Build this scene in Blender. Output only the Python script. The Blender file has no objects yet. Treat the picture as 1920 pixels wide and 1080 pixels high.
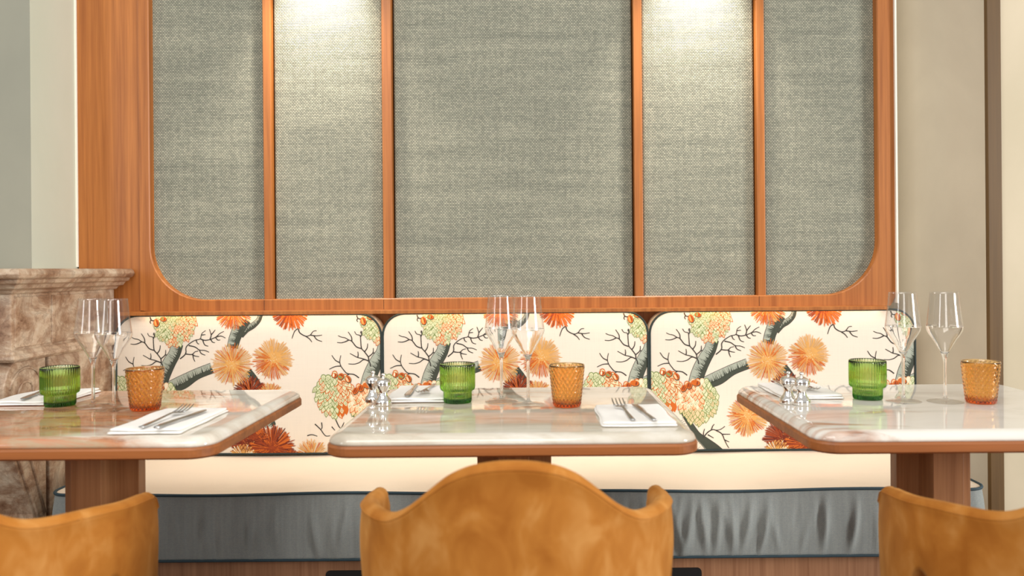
import bpy, math, random
from math import sin, cos, pi, sqrt, radians, exp
random.seed(7)
sc = bpy.context.scene
COL = sc.collection

# ------------------------------------------------------------------ camera model (metres; y = distance from the camera)
F = 1477.0; VX = 1000.0; VY = 505.0; ROLL = radians(0.47); ZC = 1.06
def W(px, py, D):
    ax, ay = px - VX, py - VY
    dx = ax * cos(ROLL) - ay * sin(ROLL); dy = ax * sin(ROLL) + ay * cos(ROLL)
    return dx * D / F, ZC - dy * D / F

def lin(r, g, b):
    def f(c):
        c /= 255.0
        return c / 12.92 if c <= 0.04045 else ((c + 0.055) / 1.055) ** 2.4
    return (f(r), f(g), f(b), 1.0)

# ------------------------------------------------------------------ materials
def new_mat(name):
    m = bpy.data.materials.new(name); m.use_nodes = True
    nt = m.node_tree; b = nt.nodes['Principled BSDF']
    return m, nt, b
def N(nt, typ, **kw):
    n = nt.nodes.new(typ)
    for k, v in kw.items():
        if k.startswith('i_'): n.inputs[k[2:].replace('_', ' ')].default_value = v
        else: setattr(n, k, v)
    return n
def ramp(nt, fac, stops):
    r = nt.nodes.new('ShaderNodeValToRGB')
    e = r.color_ramp.elements
    while len(e) < len(stops): e.new(0.5)
    for el, (p, c) in zip(e, stops): el.position = p; el.color = c
    nt.links.new(fac, r.inputs[0]); return r.outputs[0]
def coords(nt, scale=(1, 1, 1), rot=(0, 0, 0), loc=(0, 0, 0)):
    t = nt.nodes.new('ShaderNodeTexCoord'); mp = nt.nodes.new('ShaderNodeMapping')
    mp.inputs['Scale'].default_value = scale; mp.inputs['Rotation'].default_value = rot; mp.inputs['Location'].default_value = loc
    nt.links.new(t.outputs['Object'], mp.inputs[0]); return mp.outputs[0]
def noise(nt, vec, scale, detail=4, rough=0.55, dist=0.0):
    n = nt.nodes.new('ShaderNodeTexNoise'); nt.links.new(vec, n.inputs['Vector'])
    n.inputs['Scale'].default_value = scale; n.inputs['Detail'].default_value = detail
    n.inputs['Roughness'].default_value = rough; n.inputs['Distortion'].default_value = dist
    return n.outputs[0]
def mixc(nt, fac, a, b, mode='MIX'):
    m = nt.nodes.new('ShaderNodeMix'); m.data_type = 'RGBA'; m.blend_type = mode
    for sock, v in ((m.inputs[0], fac), (m.inputs[6], a), (m.inputs[7], b)):
        if hasattr(v, 'links') or hasattr(v, 'is_linked'): nt.links.new(v, sock)
        else: sock.default_value = v
    return m.outputs[2]
def bump(nt, b, h, strength=0.3, dist=0.002):
    n = nt.nodes.new('ShaderNodeBump'); n.inputs['Strength'].default_value = strength; n.inputs['Distance'].default_value = dist
    nt.links.new(h, n.inputs['Height']); nt.links.new(n.outputs[0], b.inputs['Normal'])

def plain(name, col, rough=0.6, var=0.12, nscale=30, **kw):
    m, nt, b = new_mat(name)
    v = coords(nt); n = noise(nt, v, nscale)
    d = tuple(c * (1 - var) for c in col[:3]) + (1,); l = tuple(min(1, c * (1 + var)) for c in col[:3]) + (1,)
    nt.links.new(ramp(nt, n, [(0.3, d), (0.7, l)]), b.inputs['Base Color'])
    b.inputs['Roughness'].default_value = rough
    for k, val in kw.items(): b.inputs[k.replace('_', ' ')].default_value = val
    return m

def wood(name, c1, c2, axis='z', rough=0.42, scale=1.0):
    m, nt, b = new_mat(name)
    s = {'z': (60, 60, 1.6), 'x': (1.6, 60, 60), 'y': (60, 1.6, 60)}[axis]
    s = tuple(q * scale for q in s)
    v = coords(nt, s)
    n1 = noise(nt, v, 1.0, 5, 0.6, 0.6)
    v2 = coords(nt, tuple(q * 4 for q in s)); n2 = noise(nt, v2, 1.0, 2)
    mix = nt.nodes.new('ShaderNodeMath'); mix.operation = 'MULTIPLY_ADD'; mix.inputs[1].default_value = 0.35
    nt.links.new(n2, mix.inputs[0]); nt.links.new(n1, mix.inputs[2])
    nt.links.new(ramp(nt, mix.outputs[0], [(0.42, c1), (0.95, c2)]), b.inputs['Base Color'])
    b.inputs['Roughness'].default_value = rough
    bump(nt, b, mix.outputs[0], 0.15, 0.0006)
    return m

M = {}
M['oak_panel'] = wood('oak_panel', lin(144, 80, 30), lin(194, 122, 58), 'z', 0.45, 0.7)
M['oak_table'] = wood('oak_table_edge', lin(128, 72, 30), lin(172, 104, 52), 'x', 0.5, 0.7)
M['oak_post'] = wood('oak_post', lin(136, 88, 52), lin(190, 140, 96), 'z', 0.45, 0.8)
M['oak_base'] = wood('oak_base', lin(138, 92, 62), lin(182, 134, 98), 'z', 0.5, 0.8)
M['brown_trim'] = wood('brown_trim', lin(84, 60, 26), lin(114, 84, 42), 'z', 0.5, 0.5)
M['dark_wood'] = wood('dark_leg_wood', lin(52, 30, 18), lin(84, 50, 30), 'z', 0.4, 1)
M['black'] = plain('black_metal', lin(22, 20, 20), 0.5)
M['steel'] = plain('polished_steel', (0.56, 0.56, 0.56, 1), 0.2, 0.03, 20, Metallic=1.0)
M['chrome'] = plain('chrome', (0.9, 0.88, 0.85, 1), 0.05, 0.02, 20, Metallic=1.0)
M['napkin'] = plain('white_linen', lin(246, 244, 240), 0.85, 0.02, 60)
M['piping'] = plain('piping_green', lin(40, 52, 50), 0.7)
M['bpiping'] = plain('piping_blue', lin(44, 66, 76), 0.7)

def weave(name, c1, c2, dark, bw, rh, stre=0.5, mort=0.09, st=(3, 3, 90), amp=1.0):
    m, nt, b = new_mat(name)
    rot = (radians(90), 0, 0)
    v = coords(nt, (1, 1, 1), rot)
    br = nt.nodes.new('ShaderNodeTexBrick'); nt.links.new(v, br.inputs['Vector'])
    br.offset = 0.5; br.inputs['Scale'].default_value = 1.0
    br.inputs['Brick Width'].default_value = bw; br.inputs['Row Height'].default_value = rh
    br.inputs['Mortar Size'].default_value = rh * mort * 2; br.inputs['Mortar Smooth'].default_value = 1.0
    br.inputs['Color1'].default_value = c1; br.inputs['Color2'].default_value = c2; br.inputs['Mortar'].default_value = dark
    br.inputs['Bias'].default_value = 0.0
    vs = coords(nt, st); st = noise(nt, vs, 1.0, 6, 0.6)
    vv = coords(nt, (70, 3, 3)); sv = noise(nt, vv, 1.0, 4, 0.6)
    a = ramp(nt, st, [(0.3, (1 - 0.24 * amp, 1 - 0.22 * amp, 1 - 0.22 * amp, 1)), (0.7, (1 + 0.06 * amp, 1 + 0.06 * amp, 1 + 0.04 * amp, 1))])
    c = ramp(nt, sv, [(0.3, (0.90, 0.9, 0.9, 1)), (0.7, (1.05, 1.05, 1.05, 1))])
    x = mixc(nt, 1.0, br.outputs['Color'], a, 'MULTIPLY'); x = mixc(nt, 1.0, x, c, 'MULTIPLY')
    nt.links.new(x, b.inputs['Base Color'])
    b.inputs['Roughness'].default_value = 0.9; b.inputs['Specular IOR Level'].default_value = 0.15
    inv = nt.nodes.new('ShaderNodeMath'); inv.operation = 'SUBTRACT'; inv.inputs[0].default_value = 1.0
    nt.links.new(br.outputs['Fac'], inv.inputs[1])
    bump(nt, b, inv.outputs[0], stre, 0.0015)
    return m
M['weave'] = weave('grey_green_weave', lin(204, 200, 180), lin(168, 167, 152), lin(104, 108, 98), 0.0090, 0.0052, 0.4, 0.2, st=(2.2, 2.2, 28))
M['seat_side'] = weave('blue_grey_linen', lin(164, 168, 164), lin(154, 160, 158), lin(140, 146, 146), 0.004, 0.003, 0.15, st=(60, 60, 3), amp=0.35)
def linen(name, col):
    m, nt, b = new_mat(name)
    v1 = coords(nt, (500, 500, 8)); v2 = coords(nt, (8, 8, 500))
    n1 = noise(nt, v1, 1, 2); n2 = noise(nt, v2, 1, 2)
    ad = nt.nodes.new('ShaderNodeMath'); ad.operation = 'ADD'; nt.links.new(n1, ad.inputs[0]); nt.links.new(n2, ad.inputs[1])
    d = tuple(c * 0.95 for c in col[:3]) + (1,)
    nt.links.new(ramp(nt, ad.outputs[0], [(0.7, d), (1.2, col)]), b.inputs['Base Color'])
    b.inputs['Roughness'].default_value = 0.85; b.inputs['Specular IOR Level'].default_value = 0.2
    return m
M['cream'] = linen('cream_linen', lin(238, 227, 211))
M['seat_top'] = linen('sand_leather', lin(226, 212, 192))

def plaster(name, c1, c2, sc_=2.0):
    m, nt, b = new_mat(name)
    v = coords(nt, (1, 1, 0.6)); n = noise(nt, v, sc_, 6, 0.55, 0.3)
    nt.links.new(ramp(nt, n, [(0.3, c1), (0.72, c2)]), b.inputs['Base Color'])
    b.inputs['Roughness'].default_value = 0.7
    bump(nt, b, noise(nt, v, 40), 0.08, 0.001)
    return m
M['plaster_green'] = plaster('pale_green_plaster', lin(198, 204, 186), lin(208, 212, 196))
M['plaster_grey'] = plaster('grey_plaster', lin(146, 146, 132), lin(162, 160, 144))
M['plaster_taupe'] = plaster('taupe_plaster', lin(190, 178, 156), lin(212, 200, 176), 3)
M['plaster_cream'] = plaster('cream_plaster', lin(200, 188, 160), lin(220, 206, 180))
M['floor'] = wood('floor_boards', lin(74, 52, 36), lin(108, 78, 54), 'x', 0.45, 0.5)
M['white_trim'] = plain('white_trim', lin(240, 236, 224), 0.6, 0.02)

def fireplace_marble():
    m, nt, b = new_mat('veined_brown_marble')
    v = coords(nt, (1, 1.2, 1.6)); n = noise(nt, v, 7, 10, 0.7, 0.35)
    base = ramp(nt, n, [(0.32, lin(104, 70, 50)), (0.43, lin(158, 126, 100)), (0.54, lin(194, 172, 148)), (0.68, lin(212, 202, 182))])
    n2 = noise(nt, coords(nt, (1, 1, 1)), 11, 8, 0.7, 0.8)
    vein = ramp(nt, n2, [(0.40, (0, 0, 0, 1)), (0.5, (1, 1, 1, 1)), (0.515, (0, 0, 0, 1))])
    mm = nt.nodes.new('ShaderNodeMath'); mm.operation = 'MULTIPLY'; mm.inputs[1].default_value = 0.35
    nt.links.new(vein, mm.inputs[0])
    nt.links.new(mixc(nt, mm.outputs[0], base, lin(92, 58, 38)), b.inputs['Base Color'])
    b.inputs['Roughness'].default_value = 0.42
    bump(nt, b, n, 0.12, 0.002)
    return m
M['fmarble'] = fireplace_marble()

def onyx(name, orange, shift, seed, pale=(222, 216, 204), mid=(196, 182, 164)):
    m, nt, b = new_mat(name)
    v = coords(nt, (1.0, 2.6, 1.0), (0, 0, 0.35), (seed, seed * 0.7, 0))
    n = noise(nt, v, 3.2, 8, 0.62, 0.9)
    base = ramp(nt, n, [(0.30, lin(*mid)), (0.5, lin(*pale)), (0.75, lin(238, 236, 230))])
    n2 = noise(nt, coords(nt, (1, 3.4, 1), (0, 0, 0.5), (seed * 2, 3, 0)), 2.6, 8, 0.6, 1.2)
    # stains drawn in where the stone itself is brown
    t = nt.nodes.new('ShaderNodeTexCoord'); sx = nt.nodes.new('ShaderNodeSeparateXYZ'); nt.links.new(t.outputs['Object'], sx.inputs[0])
    ma = nt.nodes.new('ShaderNodeMath'); ma.operation = 'MULTIPLY_ADD'; ma.inputs[1].default_value = -shift; ma.inputs[2].default_value = 0.0
    nt.links.new(sx.outputs[0], ma.inputs[0])
    ad = nt.nodes.new('ShaderNodeMath'); ad.operation = 'ADD'; nt.links.new(n2, ad.inputs[0]); nt.links.new(ma.outputs[0], ad.inputs[1])
    e = 0.62 - orange * 0.35
    fac = ramp(nt, ad.outputs[0], [(e, (0, 0, 0, 1)), (e + 0.13, (1, 1, 1, 1))])
    n3 = noise(nt, coords(nt, (1, 4, 1), (0, 0, 0.3)), 5, 6, 0.6, 1)
    oc = ramp(nt, n3, [(0.35, lin(136, 84, 52)), (0.47, lin(186, 122, 78)), (0.58, lin(176, 150, 118)), (0.70, lin(204, 100, 50))])
    fm = nt.nodes.new('ShaderNodeMath'); fm.operation = 'MULTIPLY'; fm.inputs[1].default_value = 0.92; nt.links.new(fac, fm.inputs[0])
    nt.links.new(mixc(nt, fm.outputs[0], base, oc), b.inputs['Base Color'])
    b.inputs['Roughness'].default_value = 0.035
    b.inputs['IOR'].default_value = 1.55
    return m
M['onyx1'] = onyx('brown_veined_onyx', 0.97, 1.3, 3.3)
M['onyx2'] = onyx('beige_onyx', 0.20, 0.15, 9.1, (206, 198, 182), (176, 164, 146))
M['onyx3'] = onyx('white_onyx', 0.0, 0.35, 5.7, (232, 228, 220), (214, 208, 198))

def velvet():
    m, nt, b = new_mat('ochre_velvet')
    v = coords(nt, (1, 1, 0.7)); n = noise(nt, v, 20, 3, 0.5, 0.5); n2 = noise(nt, v, 5, 2, 0.5, 0.2)
    ad = nt.nodes.new('ShaderNodeMath'); ad.operation = 'MULTIPLY_ADD'; ad.inputs[1].default_value = 0.6
    nt.links.new(n2, ad.inputs[0]); nt.links.new(n, ad.inputs[2])
    nt.links.new(ramp(nt, ad.outputs[0], [(0.58, lin(160, 96, 30)), (0.80, lin(178, 114, 44)), (1.0, lin(196, 138, 72))]), b.inputs['Base Color'])
    b.inputs['Roughness'].default_value = 0.75; b.inputs['Specular IOR Level'].default_value = 0.2
    b.inputs['Sheen Weight'].default_value = 0.35; b.inputs['Sheen Roughness'].default_value = 0.4
    b.inputs['Sheen Tint'].default_value = lin(255, 205, 130)
    return m
M['velvet'] = velvet()

def glass(name, col, rough=0.0, ior=1.5, density=None):
    m, nt, b = new_mat(name)
    b.inputs['Transmission Weight'].default_value = 1.0; b.inputs['Roughness'].default_value = rough
    b.inputs['IOR'].default_value = ior
    b.inputs['Base Color'].default_value = col
    if density:
        b.inputs['Base Color'].default_value = (1, 1, 1, 1)
        va = nt.nodes.new('ShaderNodeVolumeAbsorption'); va.inputs['Color'].default_value = col; va.inputs['Density'].default_value = density
        nt.links.new(va.outputs[0], nt.nodes['Material Output'].inputs['Volume'])
    return m
M['clear'] = glass('clear_glass', (1, 1, 1, 1), 0.0, 1.45)
def thin_glass(name):
    m, nt, b = new_mat(name)
    tr = nt.nodes.new('ShaderNodeBsdfTransparent'); gl = nt.nodes.new('ShaderNodeBsdfGlossy'); gl.inputs['Roughness'].default_value = 0.02
    lw = nt.nodes.new('ShaderNodeLayerWeight'); lw.inputs[0].default_value = 0.5; pw = nt.nodes.new('ShaderNodeMath'); pw.operation = 'POWER'; pw.inputs[1].default_value = 5.0
    nt.links.new(lw.outputs[1], pw.inputs[0]); fr = nt.nodes.new('ShaderNodeMath'); fr.operation = 'MULTIPLY_ADD'; fr.inputs[1].default_value = 0.8; fr.inputs[2].default_value = 0.075; nt.links.new(pw.outputs[0], fr.inputs[0]); mx = nt.nodes.new('ShaderNodeMixShader')
    nt.links.new(fr.outputs[0], mx.inputs[0]); nt.links.new(tr.outputs[0], mx.inputs[1]); nt.links.new(gl.outputs[0], mx.inputs[2])
    nt.links.new(mx.outputs[0], nt.nodes['Material Output'].inputs[0]); return m
M['thin'] = thin_glass('thin_clear_glass')
M['green_rim'] = plain('green_rim', lin(150, 190, 90), 0.25, 0.02); M['amber_rim'] = plain('amber_rim', lin(222, 180, 120), 0.25, 0.02)
M['green'] = glass('green_glass', (0.66, 0.87, 0.06, 1), 0.0, 1.5, 300)
M['amber'] = glass('amber_glass', (0.97, 0.78, 0.40, 1), 0.0, 1.5, 140)
M['amber'].node_tree.nodes['Principled BSDF'].inputs['Base Color'].default_value = (0.98, 0.72, 0.36, 1)

DEC = {
    'twig': lin(62, 58, 54), 'trunk': lin(172, 178, 164), 'bark': lin(66, 72, 62), 'mid': lin(118, 126, 114),
    'leaf': lin(136, 154, 92), 'leafpale': lin(222, 222, 184), 'orange': lin(208, 104, 30), 'peach': lin(240, 204, 162),
    'tan': lin(224, 168, 94), 'rust': lin(150, 62, 22), 'deep': lin(108, 36, 14), 'paper': lin(244, 230, 202)}
DEC_ORDER = list(DEC)
for k, c in DEC.items(): M['print_' + k] = plain('printed_' + k, c, 0.85, 0.05, 80)

# ------------------------------------------------------------------ mesh building
class MB:
    def __init__(s): s.v = []; s.f = []; s.m = []; s.sm = []
    def add(s, vs, fs, mi=0, smooth=False):
        o = len(s.v); s.v += [tuple(p) for p in vs]
        for f in fs: s.f.append(tuple(i + o for i in f)); s.m.append(mi); s.sm.append(smooth)
    def box(s, x0, x1, y0, y1, z0, z1, mi=0):
        s.add([(x0, y0, z0), (x1, y0, z0), (x1, y1, z0), (x0, y1, z0), (x0, y0, z1), (x1, y0, z1), (x1, y1, z1), (x0, y1, z1)],
              [(0, 3, 2, 1), (4, 5, 6, 7), (0, 1, 5, 4), (1, 2, 6, 5), (2, 3, 7, 6), (3, 0, 4, 7)], mi)
    def rings(s, rings, cap0=True, cap1=True, closed=True, mi=0, smooth=True, loop=False):
        n = len(rings[0]); vs = [p for r in rings for p in r]; fs = []
        K = len(rings)
        for i in range(K if loop else K - 1):
            for j in range(n if closed else n - 1):
                a = i * n + j; b = i * n + (j + 1) % n; i2 = ((i + 1) % K) * n
                fs.append((a, b, i2 + (j + 1) % n, i2 + j))
        if cap0: fs.append(tuple(range(n - 1, -1, -1)))
        if cap1: fs.append(tuple(range((K - 1) * n, K * n)))
        s.add(vs, fs, mi, smooth)
    def lathe(s, prof, n=64, mod=None, mi=0, cx=0, cy=0, z0=0, smooth=True):
        rg = []
        for k, (r, z) in enumerate(prof):
            ring = []
            for j in range(n):
                a = 2 * pi * j / n; rr = r + (mod(a, k, r, z) if mod else 0)
                ring.append((cx + rr * cos(a), cy + rr * sin(a), z0 + z))
            rg.append(ring)
        s.rings(rg, prof[0][0] > 1e-6 or True, True, True, mi, smooth)
    def tube(s, pts, rad, n=8, mi=0, closed=False):
        K = len(pts); rg = []
        for i in range(K):
            if closed: a, b = pts[i - 1], pts[(i + 1) % K]
            else: a, b = pts[max(0, i - 1)], pts[min(K - 1, i + 1)]
            d = [b[k] - a[k] for k in range(3)]; L = sqrt(sum(q * q for q in d)) or 1; d = [q / L for q in d]
            up = (0, 1, 0) if abs(d[1]) < 0.9 else (1, 0, 0)
            u = (d[1] * up[2] - d[2] * up[1], d[2] * up[0] - d[0] * up[2], d[0] * up[1] - d[1] * up[0])
            L = sqrt(sum(q * q for q in u)); u = [q / L for q in u]
            w = (d[1] * u[2] - d[2] * u[1], d[2] * u[0] - d[0] * u[2], d[0] * u[1] - d[1] * u[0])
            r = rad[i] if isinstance(rad, (list, tuple)) else rad
            rg.append([tuple(pts[i][k] + r * (cos(2 * pi * j / n) * u[k] + sin(2 * pi * j / n) * w[k]) for k in range(3)) for j in range(n)])
        s.rings(rg, not closed, not closed, True, mi, True, closed)
    def build(s, name, mats, parent=None, loc=None, bevel=0):
        me = bpy.data.meshes.new(name); me.from_pydata(s.v, [], s.f)
        for m in (mats if isinstance(mats, list) else [mats]): me.materials.append(m)
        for p, mi, sm in zip(me.polygons, s.m, s.sm): p.material_index = mi; p.use_smooth = sm
        me.validate()
        o = bpy.data.objects.new(name, me); COL.objects.link(o)
        if parent: o.parent = parent
        if loc: o.location = loc
        if bevel:
            b = o.modifiers.new('bevel', 'BEVEL'); b.width = bevel; b.segments = 2; b.limit_method = 'ANGLE'
        return o

def thing(name, label, cat, loc=(0, 0, 0), group=None):
    o = bpy.data.objects.new(name, None); COL.objects.link(o); o.location = loc; o.empty_display_size = 0.05
    return tag(o, label, cat, group)
def tag(o, label, cat, group=None):
    o['label'] = label; o['category'] = cat
    if group: o['group'] = group
    return o
def struct(o): o['kind'] = 'structure'; return o
def copy_tree(src, label=None, parent=None):
    c = src.copy(); COL.objects.link(c)
    if parent: c.parent = parent; c.matrix_parent_inverse = src.matrix_parent_inverse.copy()
    if label: c['label'] = label
    for ch in [o for o in bpy.data.objects if o.parent == src]: copy_tree(ch, None, c)
    return c
def rrect(x0, x1, y0, y1, r, n=8):
    if not isinstance(r, (list, tuple)): r = (r,) * 4
    out = []
    for (cx, cy, rr, a0) in ((x1 - r[0], y0 + r[0], r[0], -pi / 2), (x1 - r[1], y1 - r[1], r[1], 0), (x0 + r[2], y1 - r[2], r[2], pi / 2), (x0 + r[3], y0 + r[3], r[3], pi)):
        for k in range(n + 1):
            a = a0 + pi / 2 * k / n; out.append((cx + rr * cos(a), cy + rr * sin(a)))
    return out
def subdiv(o, lv=1):
    m = o.modifiers.new('sub', 'SUBSURF'); m.levels = lv; m.render_levels = lv
def smoothstep(a, b, x):
    t = max(0, min(1, (x - a) / (b - a))); return t * t * (3 - 2 * t)

# ------------------------------------------------------------------ setting
b = MB(); b.box(-3.2, 3.2, -4.5, 2.9, -0.05, 0.0); struct(b.build('floor', M['floor']))
b = MB(); b.box(-3.2, 1.60, 2.70, 2.85, 0.0, 3.2); struct(b.build('wall_back', M['plaster_taupe']))
xr0 = W(1850, 400, 2.50)[0]; xr1 = W(1876, 400, 2.50)[0]
b = MB(); b.box(xr0, xr1, 2.49, 2.52, 0.0, 3.2); struct(b.build('trim_1', M['brown_trim'], bevel=0.002))
b = MB(); plan = [(1.245, 2.699), (xr0 + 0.001, 2.505), (3.2, 2.505), (3.2, 2.699)]
b.rings([[(x, y, 0.0) for x, y in plan], [(x, y, 3.2) for x, y in plan]], True, True, True, 0, False)
wr_ = b.build('wall_right', [M['plaster_cream'], M['plaster_taupe']])
for p in wr_.data.polygons:
    if p.normal.x < -0.5: p.material_index = 1
struct(wr_)
# chimney breast to the left
XB = W(149, 250, 2.62)[0]
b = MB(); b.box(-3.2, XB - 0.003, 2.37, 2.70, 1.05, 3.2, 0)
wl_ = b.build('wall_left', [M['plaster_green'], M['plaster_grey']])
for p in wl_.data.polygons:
    if p.normal.y < -0.5: p.material_index = 1  # front face in a darker, greyer tone than the sides
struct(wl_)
b = MB(); b.box(XB - 0.003, XB + 0.003, 2.60, 2.70, 1.08, 3.2); struct(b.build('trim_2', M['white_trim']))
XR = W(1677, 300, 2.60)[0]
b = MB(); b.box(XR, XR + 0.006, 2.59, 2.70, 0.94, 3.2); struct(b.build('trim_3', M['white_trim']))

# ------------------------------------------------------------------ wall panelling
DF = 2.60   # face of the oak frame
DW = 2.63   # woven panels
ZTOP = 2.75
xi0 = W(280, 300, DF)[0]; xi1 = W(1646, 300, DF)[0]
zi0 = W(960, 557.5, DF)[1]; zi1 = 2.55
xo0 = W(261, 300, DF)[0]; xo1 = XR
zlip = W(960, 579, DF)[1]
pan = thing('wall_panelling', 'tall oak framed panelling with grey-green woven insets above the banquette', 'wall panel', (0, DF, 0))
b = MB()
rad_c = 0.178
inner = rrect(xi0, xi1, zi0, zi1, rad_c, 14)
def outer_of(p):
    x, z = p
    # corner arcs spread to the outer rectangle
    cx = min(max(x, xi0 + rad_c), xi1 - rad_c); cz = min(max(z, zi0 + rad_c), zi1 - rad_c)
    dx, dz = x - cx, z - cz
    if abs(dx) < 1e-6: return (x, zlip if dz < 0 else ZTOP)
    if abs(dz) < 1e-6: return (xo0 if dx < 0 else xo1, z)
    tx = ((xo0 if dx < 0 else xo1) - cx) / dx; tz = ((zlip if dz < 0 else ZTOP) - cz) / dz
    t = min(tx, tz)
    return (cx + dx * t, cz + dz * t)
# make inner list include straight subdivisions
def dens(pts, step):
    out = []
    for i in range(len(pts)):
        a = pts[i]; c = pts[(i + 1) % len(pts)]; L = math.dist(a, c); n = max(1, int(L / step))
        for k in range(n): out.append((a[0] + (c[0] - a[0]) * k / n, a[1] + (c[1] - a[1]) * k / n))
    return out
inner = dens(inner, 0.3)
outer = [outer_of(p) for p in inner]
e = 0.003
inn2 = [(p[0] + (q[0] - p[0]) / max(1e-6, math.dist(p, q)) * e, p[1] + (q[1] - p[1]) / max(1e-6, math.dist(p, q)) * e) for p, q in zip(inner, outer)]
b.rings([[(x, 0.06, z) for x, z in inner], [(x, e, z) for x, z in inner], [(x, 0, z) for x, z in inn2],
         [(x, 0, z) for x, z in outer], [(x, 0.08, z) for x, z in outer]], False, False, smooth=False)
b.build('frame', M['oak_panel'], pan)
b = MB(); b.box(W(149, 250, 2.62)[0] + 0.003, xo0 - 0.0015, 0.004, 0.09, 0.0, ZTOP); b.build('side_board', M['oak_panel'], pan, bevel=0.0015)
b = MB(); b.box(xo0 - 0.001, W(1664, 600, DF)[0], 0.085, 0.098, 0.2, zlip + 0.004); b.build('back_board', M['oak_panel'], pan)
lx0, lx1 = W(240, 580, DF)[0], W(1666, 579, 2.535)[0]
b = MB(); b.box(lx0, lx1, -0.062, 0.085, zlip - 0.001, zlip + 0.0015); b.box(lx0, lx1, -0.064, -0.060, zlip - 0.0095, zlip + 0.0015)
b.build('shelf_lip', M['oak_panel'], pan, bevel=0.002)
divs = [(490, 505), (714, 732), (1187, 1203), (1418, 1433)]
dx = []
for a, c in divs:
    x0 = W(a + 2.5, 300, DF)[0]; x1 = W(c + 2.5, 300, DF)[0]; dx.append((x0, x1))
    b = MB(); b.box(x0, x1, 0.006, 0.07, zi0 - 0.001, zi1 + 0.002); b.build('divider', M['oak_panel'], pan, bevel=0.002)
for x0, x1 in dx:
    b = MB(); b.box(x0 + 0.001, x0 + 0.0022, -0.0006, 0.002, zlip + 0.002, zi0 - 0.003); b.build('joint_line', M['dark_wood'], pan)
edges = [xi0 - 0.01] + [q for d in dx for q in d] + [xi1 + 0.01]
for k in range(5):
    x0, x1 = edges[2 * k] , edges[2 * k + 1]
    g = 0.0035
    b = MB(); b.box(x0 + g, x1 - g, DW - DF, 0.085, zi0 - 0.015, zi1 + 0.01)
    o = b.build('fabric_panel', M['weave'], pan, bevel=0.006)
# led strip under the lip
m, nt, bs = new_mat('warm_led'); bs.inputs['Emission Color'].default_value = lin(255, 232, 196); bs.inputs['Emission Strength'].default_value = 11
bs.inputs['Base Color'].default_value = (1, 0.9, 0.7, 1); M['led'] = m
b = MB(); b.box(W(262, 580, 2.54)[0], W(1655, 580, 2.54)[0], -0.050, -0.043, zlip - 0.0035, zlip - 0.0012)
b.build('light_strip', M['led'], pan)

# ------------------------------------------------------------------ fireplace
fp = thing('fireplace', 'carved brown marble fireplace with a moulded mantel shelf beside the oak panelling', 'fireplace', (-1.378, 2.34, 0))
FX = -1.378; FY = 2.077
def bx(name, x0, x1, y0, y1, z0, z1, bevel=0.004, mat='fmarble'):
    b = MB(); b.box(x0 + 1.378, x1 + 1.378, y0 - 2.34, y1 - 2.34, z0, z1); return b.build(name, M[mat], fp, bevel=bevel)
# shelf: profile swept round the front and side
def sweep(name, prof, ye=0.255):
    b = MB(); rg = []
    for off, z in prof:
        rg.append([(-1.5, FY - off - 2.34, z), (off, FY - off - 2.34, z), (off, ye, z), (-1.5, ye, z)])
    b.rings(rg, True, True, True, 0, False); return b.build(name, M['fmarble'], fp, bevel=0.002)
sweep('mantel_shelf', [(0.055, 1.045), (0.062, 1.049), (0.066, 1.058), (0.062, 1.068), (0.055, 1.073)])
sweep('cornice', [(0.004, 1.006), (0.008, 1.010), (0.010, 1.014), (0.016, 1.017), (0.028, 1.020), (0.032, 1.026), (0.036, 1.031), (0.046, 1.034), (0.049, 1.040), (0.050, 1.046)])
bx('frieze', -2.9, FX, FY, 2.59, 0.852, 1.007)
bx('frieze_panel', FX - 0.02, FX + 0.003, FY + 0.012, 2.24, 0.862, 0.998, 0.002)
bx('frieze_panel', FX - 0.02, FX + 0.003, 2.25, 2.56, 0.862, 0.998, 0.002)
bx('frieze_panel', FX - 0.30, FX - 0.03, FY - 0.003, FY + 0.02, 0.872, 0.985, 0.002)
sweep('lower_moulding', [(0.002, 0.824), (0.016, 0.826), (0.023, 0.834), (0.021, 0.843), (0.012, 0.847), (0.010, 0.853), (0.003, 0.856)], 0.215)
bx('pilaster', -2.9, FX - 0.004, 2.243, 2.59, 0.0, 0.827)
# console leg with a curved front edge
prof = [(0.826, 2.085), (0.80, 2.062), (0.76, 2.045), (0.70, 2.045), (0.64, 2.060), (0.57, 2.082), (0.50, 2.11), (0.40, 2.16), (0.30, 2.18), (0.20, 2.17), (0.12, 2.12), (0.10, 2.09), (0.0, 2.09)]
b = MB(); rg = []
for z, y in prof: rg.append([(-0.17, y - 2.34, z), (0.0, y - 2.34, z), (0.0, 2.222 - 2.34, z), (-0.17, 2.222 - 2.34, z)])
b.rings(list(reversed(rg)), True, True, True, 0, False); leg = b.build('console_leg', M['fmarble'], fp, bevel=0.003)
b = MB()
def yz_tube(pts, r=0.004): b.tube([(0.001, y - 2.34, z) for y, z in pts], r, 8)
cy, cz = 2.142, 0.735
yz_tube([(cy + 0.078 * (1 - k / 46) * cos(a), cz + 0.078 * (1 - k / 46) * sin(a)) for k in range(40) for a in [2.9 - k * 0.28]], 0.0038)
yz_tube([(2.06 + t * 0.02, 0.70 - 0.1 * t) for t in (0, 1)] + [(2.098, 0.565), (2.13, 0.49), (2.175, 0.40), (2.195, 0.3)])
yz_tube([(2.115, 0.64), (2.147, 0.565), (2.18, 0.48), (2.212, 0.39)])
b.build('scroll_carving', M['fmarble'], fp)

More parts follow.
